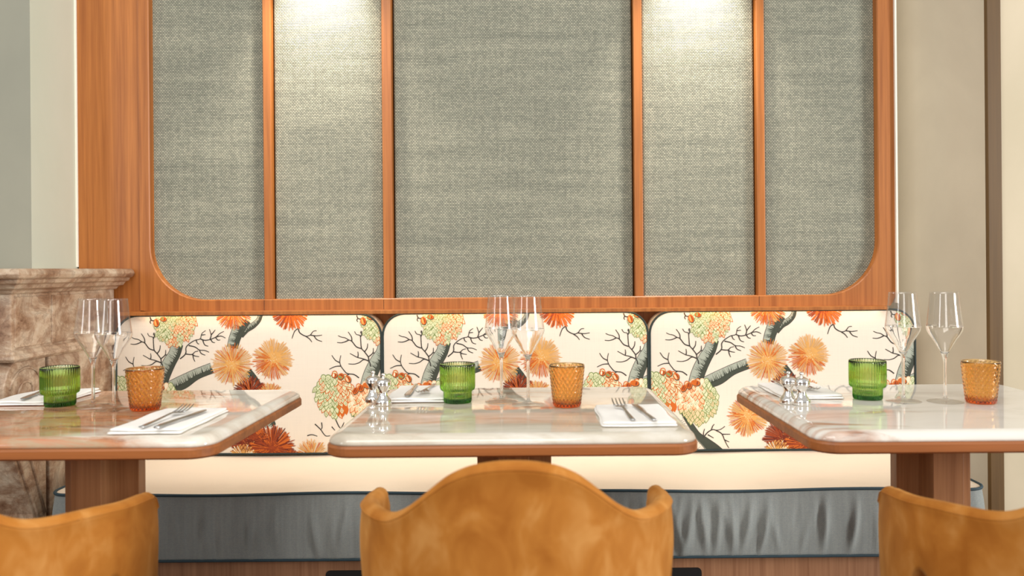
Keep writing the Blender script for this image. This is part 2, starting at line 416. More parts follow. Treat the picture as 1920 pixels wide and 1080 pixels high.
# ------------------------------------------------------------------ printed pattern (flat motifs sewn into the cushion cover)
DCU = 2.57; SC = DCU / F
CW, CH = 497 * SC, 261 * SC
PER = 387.0
class Pattern:
    def __init__(s): s.polys = []      # (pts in pixels of the print, colour, layer)
    def add(s, pts, col, layer): s.polys.append((pts, col, layer))
    def strip(s, pts, w, col, layer, taper=True):
        n = len(pts); L = []; R = []
        for i in range(n):
            a = pts[max(0, i - 1)]; c = pts[min(n - 1, i + 1)]; d = math.dist(a, c) or 1
            nx, ny = -(c[1] - a[1]) / d, (c[0] - a[0]) / d
            ww = w[i] if isinstance(w, list) else w * ((1.15 - 0.5 * i / (n - 1)) if taper else 1)
            L.append((pts[i][0] + nx * ww / 2, pts[i][1] + ny * ww / 2)); R.append((pts[i][0] - nx * ww / 2, pts[i][1] - ny * ww / 2))
        for i in range(n - 1): s.add([L[i], L[i + 1], R[i + 1], R[i]], col, layer)
P = Pattern()
def spl(pts, k=4):
    out = []
    n = len(pts)
    for i in range(n - 1):
        p0 = pts[max(0, i - 1)]; p1 = pts[i]; p2 = pts[i + 1]; p3 = pts[min(n - 1, i + 2)]
        for j in range(k):
            t = j / k; out.append(tuple(0.5 * (2 * p1[q] + (p2[q] - p0[q]) * t + (2 * p0[q] - 5 * p1[q] + 4 * p2[q] - p3[q]) * t * t + (3 * p1[q] - p0[q] - 3 * p2[q] + p3[q]) * t ** 3) for q in range(len(p1))))
    out.append(pts[-1]); return out
Z6 = lambda p: (1200 + p[0] / 3.6, 560 + p[1] / 3.6)
Z7 = lambda p: (1440 + p[0] / 3.6, 560 + p[1] / 3.6)
C1 = lambda p: (p[0] + 623, p[1] - 9)
def twig(pts, tf=Z6, w=1.9): P.strip(spl([tf(p) for p in pts], 4), w, 'twig', 30)
for t in ([(372, 400), (370, 375), (345, 340), (325, 315), (320, 270), (318, 240), (312, 228), (290, 222), (278, 202)], [(318, 240), (325, 222), (322, 200), (318, 215)],
          [(325, 318), (290, 305), (260, 268), (240, 260), (215, 245), (190, 240), (168, 230)], [(240, 260), (215, 272), (190, 278), (162, 276)], [(260, 270), (258, 240), (235, 205)],
          [(345, 340), (362, 315), (366, 284)], [(370, 375), (400, 348), (403, 315)], [(398, 350), (415, 346)],
          [(385, 440), (375, 405), (330, 385), (300, 378), (275, 365), (248, 350)], [(300, 378), (303, 358), (300, 338)], [(372, 402), (340, 392), (310, 412), (275, 422), (238, 420)],
          [(308, 515), (275, 492), (230, 485), (205, 460), (188, 435), (180, 405), (187, 363)], [(182, 412), (150, 395), (127, 362)], [(188, 435), (150, 438), (110, 456)], [(245, 487), (220, 502)],
          [(500, 375), (530, 350), (540, 330), (540, 300), (560, 275), (600, 250), (635, 240), (645, 205), (670, 185)], [(640, 215), (670, 212)],
          [(635, 240), (665, 250), (700, 245), (740, 228), (765, 205), (793, 190)], [(700, 245), (708, 215), (695, 175)], [(708, 214), (735, 180)], [(740, 228), (775, 222), (805, 235)],
          [(652, 248), (665, 280), (690, 290)], [(706, 245), (718, 262), (735, 266)], [(738, 230), (752, 248), (770, 248)], [(608, 248), (615, 268), (628, 276)],
          [(558, 285), (600, 295), (630, 315), (665, 318), (695, 330)], [(630, 315), (642, 338), (670, 350)], [(538, 342), (580, 345), (600, 328), (622, 322)], [(580, 345), (600, 355), (628, 360)], [(586, 345), (590, 370), (600, 393)],
          [(420, 940), (418, 905), (425, 875)], [(415, 940), (445, 900), (480, 880), (500, 884), (530, 880), (562, 858)], [(470, 885), (478, 860), (490, 843)], [(500, 885), (540, 908), (560, 950), (575, 980), (592, 1008)],
          [(545, 912), (598, 912)], [(447, 915), (487, 938)], [(560, 950), (592, 965)]): twig(t)
for t in ([(430, 170), (405, 190), (388, 238)], [(430, 170), (440, 200), (480, 222), (510, 215), (530, 190), (553, 186)], [(510, 215), (550, 220), (590, 215)], [(535, 219), (555, 245), (590, 258)], [(480, 223), (505, 240), (522, 262)]): twig(t, Z7)
for t in ([(580.6, 798), (591, 808), (600, 820), (609, 820)], [(593, 795), (594, 804), (592, 808)], [(619, 789), (628, 806), (635, 795)], [(612, 803), (618, 810)], [(566, 820), (575, 818), (585, 821)]): twig(t, C1)
# trunks: centre line with widths (pixels of the print)
def trunk(cl, seed, mostly=0.42):
    rnd = random.Random(seed); cl = spl(cl, 7); n = len(cl); L = []; R = []
    for i in range(n):
        a = cl[max(0, i - 1)]; c = cl[min(n - 1, i + 1)]; d = math.dist(a[:2], c[:2]) or 1
        nx, ny = -(c[1] - a[1]) / d, (c[0] - a[0]) / d
        if nx < 0 or (abs(nx) < 0.5 and ny < 0): nx, ny = -nx, -ny     # dark flank to the right / underneath
        w = cl[i][2] / 2
        L.append((cl[i][0] - nx * w, cl[i][1] - ny * w)); R.append((cl[i][0] + nx * w, cl[i][1] + ny * w))
    for i in range(n - 1):
        P.add([L[i], L[i + 1], R[i + 1], R[i]], 'trunk', 5)
        def mixp(a, c, t): return (a[0] + (c[0] - a[0]) * t, a[1] + (c[1] - a[1]) * t)
        f0, f1 = mostly * 0.72, mostly * 0.72
        P.add([mixp(R[i], L[i], f0), mixp(R[i + 1], L[i + 1], f1), R[i + 1], R[i]], 'bark', 7)
        for k in range(2):
            t = rnd.random(); q = mixp(L[i], L[i + 1], t); r = mixp(R[i], R[i + 1], t)
            g = rnd.uniform(0.5, 1.3) * mostly * 1.35; h = rnd.uniform(0.7, 1.5)
            a = mixp(r, q, f0 * 0.8); tip = mixp(r, q, min(0.97, g))
            dxy = ((L[i + 1][0] - L[i][0]), (L[i + 1][1] - L[i][1])); dd = math.hypot(*dxy) or 1; dxy = (dxy[0] / dd * h, dxy[1] / dd * h)
            P.add([(a[0] - dxy[0], a[1] - dxy[1]), (a[0] + dxy[0], a[1] + dxy[1]), (tip[0] + dxy[0] * 1.6, tip[1] + dxy[1] * 1.6)], 'bark', 8)
            if rnd.random() < 0.5:
                a = mixp(r, q, g * 0.9); tip = mixp(r, q, min(0.99, g * 1.6))
                P.add([(a[0] - dxy[0] * .6, a[1] - dxy[1] * .6), (a[0] + dxy[0] * .6, a[1] + dxy[1] * .6), (tip[0] + dxy[0], tip[1] + dxy[1])], 'mid', 6)
    P.strip(L, 0.9, 'twig', 9, False); P.strip(R, 0.9, 'twig', 9, False)
def tz(l): return [Z6(p[:2]) + (p[2] / 3.6,) for p in l]
trunk(tz([(360, 590, 95), (375, 520, 92), (400, 455, 90), (430, 395, 85), (462, 340, 78), (480, 275, 80)]), 1)
trunk(tz([(395, 585, 80), (450, 560, 85), (520, 530, 92), (610, 478, 72), (715, 436, 70)]), 2, 0.6)
trunk(tz([(262, 745, 10), (300, 800, 30), (345, 870, 36), (380, 920, 44), (430, 965, 62), (480, 1010, 80), (520, 1050, 90)]), 3, 1.3)
trunk(tz([(925, 110, 95), (890, 180, 82), (866, 240, 76), (852, 300, 74)]), 4, 0.6)
trunk([(1452, 622, 9), (1462, 609, 12), (1474, 602, 11), (1484, 592, 9), (1488, 578, 8)], 5, 0.5)
trunk([(1462, 690, 22), (1478, 712, 22), (1492, 745, 20), (1508, 790, 20)], 6, 0.5)

def cone(cx, cy, rx, ry, seed, shade, base='leaf', step=7.6, L0=40, ptx=0.0):
    rnd = random.Random(seed)
    def inside(x, y):
        v = (y - cy) / ry; w = rx * (1 - 0.16 * max(0, v)) * sqrt(max(0, 1 - abs(v) ** 2.3))
        return abs(x - cx - ptx * max(0, v) * 4) < w
    pl = []
    for k in range(32):
        a = 2 * pi * k / 32; v = sin(a); w = rx * (1 - 0.16 * max(0, v)) * 0.94
        pl.append((cx + w * cos(a) + ptx * max(0, v) * 4, cy + ry * 0.94 * v))
    for k in range(32): P.add([(cx, cy), pl[k], pl[(k + 1) % 32]], base, L0 - 1)
    row = 0; y = cy + ry - 2
    while y > cy - ry:
        x = cx - rx - step + (step / 2 if row % 2 else 0)
        while x < cx + rx + step:
            jx, jy = x + rnd.uniform(-1, 1), y + rnd.uniform(-1, 1)
            if inside(jx, jy):
                g = shade((jx - cx) / rx, (jy - cy) / ry, rnd)
                out, inn = {'g': ('leaf', 'leafpale'), 'o': ('orange', 'peach'), 'm': ('orange', 'leafpale'), 'p': ('leaf', 'peach'), 'c': ('peach', 'paper'), 'r': ('orange', 'orange')}[g]
                ang = rnd.uniform(-0.35, 0.35) + (jx - cx) / rx * -0.5; s_ = rnd.uniform(0.95, 1.3) * step * 0.70; jx += rnd.uniform(-1.3, 1.3); jy += rnd.uniform(-1.2, 1.2)
                def petal(k_, dy):
                    pts = []
                    for (u, v) in ((0, 1.45), (0.50, 0.72), (0.80, 0.0), (0.52, -0.7), (0, -0.9), (-0.52, -0.7), (-0.80, 0.0), (-0.50, 0.72)):
                        u *= s_ * k_; v = v * s_ * k_ + dy
                        pts.append((jx + u * cos(ang) - v * sin(ang), jy + u * sin(ang) + v * cos(ang)))
                    return pts
                lay = L0 + (row % 3) * 0 + row * 0.9
                P.add(petal(1.0, 0), out, lay); P.add(petal(0.74, 0.2), inn, lay + 0.3)
                if rnd.random() < 0.6:
                    q = petal(0.40, 1.0); P.add([q[0], q[2], q[4], q[6]], out if rnd.random() < 0.5 else 'leaf', lay + 0.5)
                    q = petal(0.26, 1.0); P.add([q[0], q[2], q[4], q[6]], inn, lay + 0.65)
            x += step
        y -= step * 0.74; row += 1
def sh1(u, v, r): return ('g' if r.random() < 0.75 else 'p') if u + 0.6 * v < 0.1 else ('m' if r.random() < 0.5 else 'o') if r.random() < 0.75 else 'g'
def sh2(u, v, r): return 'r' if (u > 0.1 and v > 0.45 and r.random() < 0.75) else (('g' if r.random() < 0.8 else 'm') if u < 0.1 else ('m' if r.random() < 0.7 else 'o'))
def sh3(u, v, r): return ('g' if r.random() < 0.7 else 'p') if u > 0.25 else (('o' if r.random() < 0.6 else 'c') if v < 0.3 else 'p')
cone(1328, 602, 38, 36, 11, sh1, step=6.2)
cone(1240, 735, 36, 40, 12, sh2, step=8.0)
cone(1306, 751, 37, 41, 13, sh3, base='peach', step=8.0, ptx=-1.0)
def bud(cx, cy, rx, ry, ang, inn='peach'):
    def el(k, ox=0, oy=0): return [(cx + ox + (rx * k * cos(a)) * cos(ang) - (ry * k * sin(a)) * sin(ang), cy + oy + (rx * k * cos(a)) * sin(ang) + (ry * k * sin(a)) * cos(ang)) for a in [2 * pi * i / 12 for i in range(12)]]
    P.add(el(1.08, 0.5, 0.9), 'bark', 78); P.add(el(1.0), 'orange', 79)
    def half(k0, k1, ox): return [(cx + (rx * k * (c + ox)) * cos(ang) - (ry * k * d) * sin(ang), cy + (rx * k * (c + ox)) * sin(ang) + (ry * k * d) * cos(ang)) for k, c, d in [(k0, cos(a) * k1, sin(a)) for a in [2 * pi * i / 10 for i in range(10)]]]
    P.add(half(0.78, 0.42, -0.35), inn, 80); P.add(half(0.70, 0.30, 0.55), 'rust', 80.5)
for a in ((1240, 698, 5.5, 4.5, 0.1, 'paper'), (1252, 700, 6.5, 5.5, -1.0, 'leaf'), (1265, 705, 5.5, 7, -0.5, 'peach'), (1301, 717, 8.5, 5.5, 0.2, 'orange'), (1289, 722, 5.5, 6.5, 0.3, 'rust'), (1279, 727, 5, 7, 0.5, 'rust'),
          (1293, 597, 5.2, 7.5, -0.3, 'tan'), (1306, 590, 6, 4.2, 0.2, 'leaf')): bud(*a)
twig([(290, 95), (300, 115), (320, 118), (345, 105), (355, 90)]); twig([(300, 112), (292, 128), (300, 138)])

def urchin(cx, cy, R, seed, strokes, L0, disc='tan', n=120, dots='paper', wid=1.7, inner=0.22):
    rnd = random.Random(seed)
    def ray(a, r0, r1, w, col, lay):
        px, py = -sin(a), cos(a)
        pts = [(r0 + (r1 - r0) * t, ww * w / 2) for t, ww in ((0, .45), (0.55, .8), (0.90, 1.0), (1.0, 0.3))]
        P.add([(cx + r * cos(a) + px * h, cy + r * sin(a) + py * h) for r, h in pts] + [(cx + r * cos(a) - px * h, cy + r * sin(a) - py * h) for r, h in reversed(pts)], col, lay)
    if disc:
        K = 28
        rr = [R * rnd.uniform(0.30, 0.46) for k in range(K)]
        for k in range(K):
            a, c = 2 * pi * k / K, 2 * pi * (k + 1) / K; q = rr[(k + 1) % K]
            P.add([(cx, cy), (cx + rr[k] * cos(a), cy + rr[k] * sin(a)), (cx + q * cos(c), cy + q * sin(c))], disc, L0)
    for k in range(n):                       # long fine rays
        a = 2 * pi * (k + rnd.uniform(-0.35, 0.35)) / n; col = strokes(a, rnd)
        ray(a, R * inner * rnd.uniform(0.6, 1.6), R * rnd.uniform(0.86, 1.08), wid * rnd.uniform(0.6, 0.95), col, L0 + 1 + (k % 3))
    for k in range(int(n * 0.7)):            # shorter rays between
        a = 2 * pi * rnd.random(); col = strokes(a, rnd)
        ray(a, R * inner * rnd.uniform(0.6, 1.8), R * rnd.uniform(0.45, 0.80), wid * rnd.uniform(0.6, 1.0), col, L0 + 4 + (k % 2))
    if dots:
        for k in range(26):
            r = R * 0.3 * sqrt(rnd.random()); a = rnd.random() * 2 * pi; x, y = cx + r * cos(a), cy + r * sin(a); s_ = 0.6
            P.add([(x - s_, y), (x, y - s_), (x + s_, y), (x, y + s_)], dots, L0 + 5.6)
def mixs(*w):
    tot = sum(x[1] for x in w)
    def f(a, r):
        t = r.random() * tot
        for c, q in w:
            t -= q
            if t <= 0: return c
        return w[-1][0]
    return f
urchin(1470, 727, 31, 30, mixs(('rust', 3), ('deep', 2), ('orange', 1)), 44, 'rust', 80, None, 2.4)
urchin(1507, 733, 25, 31, mixs(('tan', 3), ('orange', 1)), 50, None, 70, None, 1.7)
urchin(1436, 675, 39, 21, mixs(('tan', 5), ('orange', 2)), 56, 'tan', 92, 'paper', 1.6)
def f2(a, r):   # darker orange underneath, pale at the upper right
    d = sin(a) * 0.8 - cos(a) * 0.5
    return ('orange' if r.random() < 0.30 + 0.6 * d else 'tan')
urchin(1513, 665, 38, 22, f2, 62, 'tan', 92, 'paper', 1.7)
urchin(1436, 574, 36, 23, mixs(('orange', 5), ('tan', 3)), 56, 'orange', 84, None, 2.0)
def f3(a, r): return 'rust' if r.random() < 0.45 * (1 - cos(a)) else 'orange'
urchin(1543, 573, 39, 24, f3, 56, 'rust', 70, None, 2.9)
urchin(1399, 779, 38, 25, mixs(('tan', 5), ('orange', 3)), 50, 'tan', 92, 'paper', 1.8)
urchin(1468, 822, 40, 26, mixs(('rust', 4), ('deep', 3)), 50, 'deep', 90, 'tan', 2.6)
urchin(1509, 832, 44, 27, mixs(('rust', 4), ('orange', 2), ('deep', 1)), 56, 'rust', 110, 'orange', 2.6)
urchin(1455, 851, 27, 28, mixs(('tan', 5), ('paper', 1)), 62, None, 64, None, 2.3)
urchin(1585, 848, 33, 29, mixs(('tan', 4), ('orange', 1), ('paper', 1)), 62, None, 90, None, 1.7)
urchin(1545, 845, 12, 30, mixs(('rust', 2), ('orange', 2)), 62, 'rust', 30, None, 2)

def puff(u, v):
    return 0.010 * (1 - abs(2 * u / CW - 1) ** 6) * (1 - abs(2 * v / CH - 1) ** 6)
RT = 42 * SC; RB = 9 * SC
outl = dens(rrect(0, CW, 0, CH, (RB, RT, RT, RB), 9), 0.012)     # (u, v) with v upward
clipo = rrect(0, CW, 0, CH, (RB, RT, RT, RB), 6)
def clip(poly):
    out = poly
    n = len(clipo)
    for i in range(n):
        a = clipo[i]; c = clipo[(i + 1) % n]
        if math.dist(a, c) < 1e-7: continue
        def side(p): return (c[0] - a[0]) * (p[1] - a[1]) - (c[1] - a[1]) * (p[0] - a[0])
        new = []
        for j in range(len(out)):
            p, q = out[j], out[(j + 1) % len(out)]; sp, sq = side(p), side(q)
            if sp >= 0: new.append(p)
            if (sp >= 0) != (sq >= 0):
                t = sp / (sp - sq); new.append((p[0] + (q[0] - p[0]) * t, p[1] + (q[1] - p[1]) * t))
        out = new
        if len(out) < 3: return []
    return out
def make_cushion():
    b = MB(); n = len(outl)
    rg = []
    cu, cv = CW / 2, CH / 2
    for t in (0.0, 0.008, 0.02, 0.035, 0.055, 0.08, 0.11, 0.15, 0.2, 0.26, 0.33, 0.41, 0.5, 0.6, 0.7, 0.8, 0.9, 0.97):
        ring = []
        for u, v in outl:
            uu, vv = u + (cu - u) * t, v + (cv - v) * t; ring.append((uu, -puff(uu, vv), vv))
        rg.append(ring)
    b.rings(rg, False, True, True, 0, True)
    rg = []
    for y, o in ((0.0, 0.0), (0.012, 0.002), (0.04, 0.0036), (0.07, 0.003), (0.088, -0.002), (0.092, -0.01)):
        ring = []
        for u, v in outl:
            d = (u - cu, v - cv); ring.append((u + o * max(-1, min(1, d[0] / cu * 1.0)), y, v + (o * max(-1, min(1, d[1] / cv)) if o < 0 else 0)))
        rg.append(ring)
    b.rings(list(reversed(rg)), True, False, True, 0, True)
    mats = [M['cream']] + [M['print_' + k] for k in DEC_ORDER]
    for pts, col, lay in P.polys:
        for sh in (-2 * PER, -PER, 0, PER, 2 * PER):
            uv = []
            for (x, y) in pts:
                lx = x + sh - 1216.0; ly = y - 584.0
                uv.append(((lx - ly * sin(ROLL)) * SC, CH - (ly + lx * sin(ROLL) - sh * sin(ROLL)) * SC))
            if max(p[0] for p in uv) < 0 or min(p[0] for p in uv) > CW or max(p[1] for p in uv) < 0 or min(p[1] for p in uv) > CH: continue
            if any(p[0] < RT or p[0] > CW - RT or p[1] < RT or p[1] > CH - RT for p in uv): uv = clip(uv)
            if len(uv) < 3: continue
            ar = sum(uv[i][0] * uv[(i + 1) % len(uv)][1] - uv[(i + 1) % len(uv)][0] * uv[i][1] for i in range(len(uv)))
            if ar < 0: uv.reverse()
            vs = [(u, -puff(u, v) - 0.0004 - lay * 0.000018, v) for u, v in uv]
            b.add(vs, [tuple(range(len(vs)))], 1 + DEC_ORDER.index(col), False)
    body = b.build('back_cushion', mats)
    pb = MB(); pb.tube([(u, -0.001, v) for u, v in outl], 0.0036, 8, closed=True)
    pb.build('piping', M['piping'], body)
    return body
cu = make_cushion()
tag(cu, 'cream back cushion with coral and pinecone print, leftmost of three on the bench', 'cushion', 'printed back cushions along the banquette')
lefts = (218.5, 718.5, 1219.0)
cl = ['', 'cream back cushion with coral and pinecone print, middle of three, behind the centre table', 'cream back cushion with coral and pinecone print, rightmost of three, nearest the brown door trim']
seatz = 0.4635
for i, px in enumerate(lefts):
    o = cu if i == 0 else copy_tree(cu, cl[i])
    o.location = (W(px, 715, DCU)[0], DCU, seatz + 0.002)

# ------------------------------------------------------------------ bench seat
SX0, SX1, SY0, SY1 = -1.322, 1.230, 2.13, 2.60
st = 0.457; sb = 0.277
so = dens(rrect(SX0, SX1, SY0, SY1, (0.055, 0.02, 0.02, 0.055), 10), 0.006)
rnd = random.Random(5)
wr = []
for k in range(60):
    x = rnd.uniform(-1.25, 1.15); wr.append((x, rnd.uniform(0.004, 0.012), rnd.uniform(0.0008, 0.0032) * (1 if rnd.random() < .7 else -1), rnd.uniform(-0.05, 0.05), rnd.uniform(0.2, 0.8), rnd.uniform(0.15, 0.45)))
for px in (1318, 1345, 1372, 1400, 1432, 1290, 1545, 1600, 1268, 590, 645, 480, 520):
    wr.append((W(px, 980, SY0)[0], 0.009, 0.0055, rnd.uniform(-0.04, 0.05), rnd.uniform(0.35, 0.6), 0.4))
def wrk(x, t):
    s = 0
    for (cx, w, a, sl, tc, tw) in wr:
        d = (x - cx - sl * (t - 0.5)) / w
        if abs(d) < 3.5: s += 2.1 * a * exp(-d * d) * exp(-((t - tc) / tw) ** 2)
    return s * (sin(pi * t) ** 0.5)
b = MB(); n = len(so); rg = []
NZ = 16
for k in range(NZ + 1):
    t = k / NZ; ring = []
    for x, y in so:
        bul = 0.008 * sin(pi * t); yy = y; xx = x
        top = 0.0025 * sin(x * 9.0) * (t ** 3)
        if y < SY0 + 0.056:
            f = 1 - (y - SY0) / 0.056; yy = y - (bul + wrk(x, t)) * f
        if x < SX0 + 0.06: xx = x - bul
        if x > SX1 - 0.06: xx = x + bul
        ring.append((xx, yy, sb + (st - sb) * t + top))
    rg.append(ring)
b.rings(rg, True, False, True, 0, True)
cxm, cym = 0.5 * (SX0 + SX1), 0.5 * (SY0 + SY1)
tr = []
for ins, dz in ((0, 0), (0.006, 0.001), (0.02, 0.0018), (0.05, 0.002), (0.12, 0.0012), (0.2, 0.0)):
    ring = []
    for (x, y, z) in rg[-1]:
        fx = min(1, abs(SX1 - SX0) / 2); 
        nx = x + (1 if x < cxm else -1) * min(ins, abs(x - cxm)); ny = y + (1 if y < cym else -1) * min(ins, abs(y - cym))
        ring.append((nx, ny, st + (z - st) * (1 - ins / 0.2) + dz))
    tr.append(ring)
b.rings(tr, False, True, True, 1, True)
base = thing('banquette', 'long banquette with cream seat top, wrinkled blue-grey front and oak plinth', 'bench')
seat = b.build('seat_cushion', [M['seat_side'], M['seat_top']], base)
pb = MB(); pb.tube([(p[0], p[1] - 0.001 * (p[1] < 2.2), p[2] + 0.001) for p in rg[-1]], 0.0042, 8, closed=True); pb.build('piping', M['bpiping'], seat)
pb = MB(); pb.tube([(p[0], p[1], p[2] + 0.002) for p in rg[0]], 0.0042, 8, closed=True); pb.build('piping', M['bpiping'], seat)
b = MB(); b.box(SX0 + 0.02, SX1 - 0.02, 2.16, 2.60, 0.0, sb - 0.004); plinth = b.build('plinth', M['oak_base'], base, bevel=0.002)
vx0 = W(610, 1070, 2.155)[0]; vx1 = W(1316, 1070, 2.155)[0]; vz = W(960, 1068, 2.155)[1]
b = MB(); ro = rrect(vx0, vx1, 0.04, vz, 0.012, 5)
b.rings([[(x, 2.157, z) for x, z in ro], [(x, 2.17, z) for x, z in ro]], True, True, True, 0, False); b.build('vent', M['black'], plinth)

# ------------------------------------------------------------------ tables
TW, TY0, TY1 = 0.345, 1.425, 2.025
TCY = 0.5 * (TY0 + TY1); TZ = 0.760
TX = (-0.931, -0.0415, 0.854)
def loft(prof, mi=0, cap0=True, cap1=True, hw=TW, hd=(TY1 - TY0) / 2, r=0.05):
    b = MB(); rg = []
    for ins, z in prof: rg.append([(x, y, z) for x, y in rrect(-hw + ins, hw - ins, -hd + ins, hd - ins, max(0.004, r - ins), 10)])
    b.rings(rg, cap0, cap1, True, mi, False); return b
tl = ['pedestal table with brown veined marble top, left one beside the marble fireplace', 'pedestal table with beige marble top, the centre one of three', 'pedestal table with white marble top, right one nearest the cream wall']
def make_table(i):
    t = thing('pedestal_table', tl[i], 'table', (TX[i], TCY, 0), 'marble topped tables along the banquette')
    b = loft([(0.006, 0.7195), (0.0, 0.7235), (0.0, 0.737), (0.002, 0.7405), (0.004, 0.7415)]); o = b.build('wood_edge', M['oak_table'], t); 
    b = loft([(0.0035, 0.7416), (0.0035, 0.7455), (0.006, 0.7505), (0.011, 0.7555), (0.018, 0.7585), (0.026, 0.7600)])
    for k in range(len(b.sm) - 2): b.sm[k] = True
    b.build('tabletop', M['onyx%d' % (i + 1)], t)
    b = MB(); y = -TCY; po = (0.018, -0.002, -0.014)[i]
    b.box(po - 0.0314, po + 0.0314, 1.60 + y, 1.66 + y, 0.012, 0.7195); b.box(po - 0.0314, po + 0.0314, 1.69 + y, 1.75 + y, 0.012, 0.7195)
    b.box(po - 0.078, po + 0.078, 1.66 + y, 1.69 + y, 0.012, 0.7195)
    b.build('pedestal', M['oak_post'], t, bevel=0.0015)
    b = loft([(0, 0.0), (0, 0.010), (0.002, 0.012)], hw=0.22, hd=0.20, r=0.03); b.build('base_plate', M['black'], t)
    return t
for i in range(3): make_table(i)

# ------------------------------------------------------------------ glassware
def wine_glass():
    b = MB()
    outp = [(0.0, 0.0), (0.034, 0.0), (0.037, 0.0008), (0.036, 0.0018), (0.022, 0.0036), (0.010, 0.006), (0.005, 0.010), (0.0036, 0.018), (0.0033, 0.05), (0.0034, 0.085), (0.0042, 0.095), (0.0066, 0.105), (0.012, 0.117),
            (0.021, 0.133), (0.031, 0.149), (0.0352, 0.157), (0.0370, 0.164), (0.0368, 0.170), (0.0352, 0.182), (0.0325, 0.204), (0.0302, 0.226), (0.0288, 0.242)]
    op = [outp[0]] + spl(outp[1:], 3)
    k = next(i for i, p in enumerate(op) if p[1] > 0.108)
    th = 0.0011
    inn = [(max(0.0, r - th), z + (0.0006 if i > 3 else 0)) for i, (r, z) in enumerate(op[k:])]
    prof = op + [(op[-1][0] - th / 2, 0.2425)] + list(reversed(inn)) + [(0.0008, op[k][1] - 0.002)]
    prof = [(max(r, 0.0002), z) for r, z in prof]
    b.lathe(prof, 64)
    for i, f in enumerate(b.f):
        if all(b.v[q][2] < 0.0075 for q in f) or all(b.v[q][2] > 0.166 for q in f): b.m[i] = 1
    return b
def tumbler_green():
    b = MB(); NR = 44; n = NR * 6
    def mod(a, k, r, z): return (0.0009 * cos(NR * a) if (k < nout and r > 0.02) else 0.00025 * cos(NR * a) if r > 0.02 else 0)
    outp = [(0.0003, 0.0012), (0.025, 0.0008), (0.0288, 0.0), (0.0306, 0.0022), (0.0312, 0.006), (0.0313, 0.0235), (0.0318, 0.0260), (0.0345, 0.0272), (0.0374, 0.0290), (0.0388, 0.033), (0.0392, 0.040), (0.0393, 0.06), (0.0393, 0.083), (0.0391, 0.0875)]
    nout = len(outp) - 1
    inp = [(0.0378, 0.0880), (0.0366, 0.0872), (0.0365, 0.06), (0.0364, 0.040), (0.0358, 0.034), (0.0335, 0.0305), (0.0300, 0.0285), (0.0288, 0.026), (0.0284, 0.012), (0.027, 0.009), (0.020, 0.0078), (0.0003, 0.0075)]
    b.lathe(outp + inp, n, mod)
    for i, f in enumerate(b.f):
        if len(f) == 4 and all(b.v[q][2] > 0.0873 for q in f): b.m[i] = 1
    return b
def tumbler_amber():
    b = MB(); n = 192; NZ = 40; prof = []; H = 0.0915
    def rr(z): return 0.0300 + 0.0090 * (z / H) ** 0.9
    prof = [(0.0003, 0.0010), (0.024, 0.0008), (0.0275, 0.0), (0.0294, 0.0016)]
    for k in range(1, NZ * 2): prof.append((rr(H * k / (2 * NZ)), 0.002 + (H - 0.004) * k / (2 * NZ)))
    nout = len(prof)
    prof += [(0.0385, H - 0.0006), (0.0378, H), (0.0370, H - 0.0006)]
    for k in range(12, 0, -1): prof.append((rr(H * k / 13) - 0.0024, 0.007 + (H - 0.009) * k / 13))
    prof += [(0.026, 0.0075), (0.018, 0.0065), (0.0003, 0.006)]
    def mod(a, k, r, z):
        if k < 3 or k >= nout or z > H - 0.005: return 0
        q = cos(18 * a + z * 430) * cos(18 * a - z * 430) if False else (cos(24 * (a + z * 17)) + cos(24 * (a - z * 17)))
        return 0.00036 * q * min(1, (z - 0.002) / 0.006)
    b.lathe(prof, n, mod)
    for i, f in enumerate(b.f):
        if len(f) == 4 and all(b.v[q][2] > H - 0.0010 for q in f): b.m[i] = 1
    return b
w0 = None
wg = [(-0.988, 1.764, 'stemmed wine glass on the left table, behind the other glass and nearer the green tumbler'), (-0.921, 1.726, 'stemmed wine glass on the left table, nearer the amber tumbler'),
      (-0.0745, 1.792, 'stemmed wine glass on the centre table, nearer the green tumbler'), (-0.0135, 1.744, 'stemmed wine glass on the centre table, nearer the amber tumbler'),
      (0.8176, 1.745, 'stemmed wine glass on the right table, nearer the green tumbler'), (0.9045, 1.735, 'stemmed wine glass on the right table, nearer the amber tumbler')]
for x, y, l in wg:
    if not w0: o = w0 = wine_glass().build('wine_glass', [M['clear'], M['thin']])
    else: o = w0.copy(); COL.objects.link(o)
    o.location = (x, y, TZ + 0.0003); tag(o, l, 'wine glass', 'wine glasses on the tables')
g0 = None
for x, nm in ((-1.0757, 'left table'), (-0.174, 'centre table'), (0.756, 'right table')):
    if not g0: o = g0 = tumbler_green().build('green_tumbler', [M['green'], M['green_rim']])
    else: o = g0.copy(); COL.objects.link(o)
    o.location = (x, 1.787, TZ + 0.0003); tag(o, 'ribbed green glass tumbler with a stepped base on the ' + nm, 'tumbler', 'green tumblers')
g0 = None
for x, nm in ((-0.8505, 'left table'), (0.0712, 'centre table'), (0.976, 'right table')):
    if not g0: o = g0 = tumbler_amber().build('amber_tumbler', [M['amber'], M['amber_rim']])
    else: o = g0.copy(); COL.objects.link(o)
    o.location = (x, 1.722, TZ + 0.0003); tag(o, 'amber glass tumbler with diamond texture on the ' + nm, 'tumbler', 'amber tumblers')

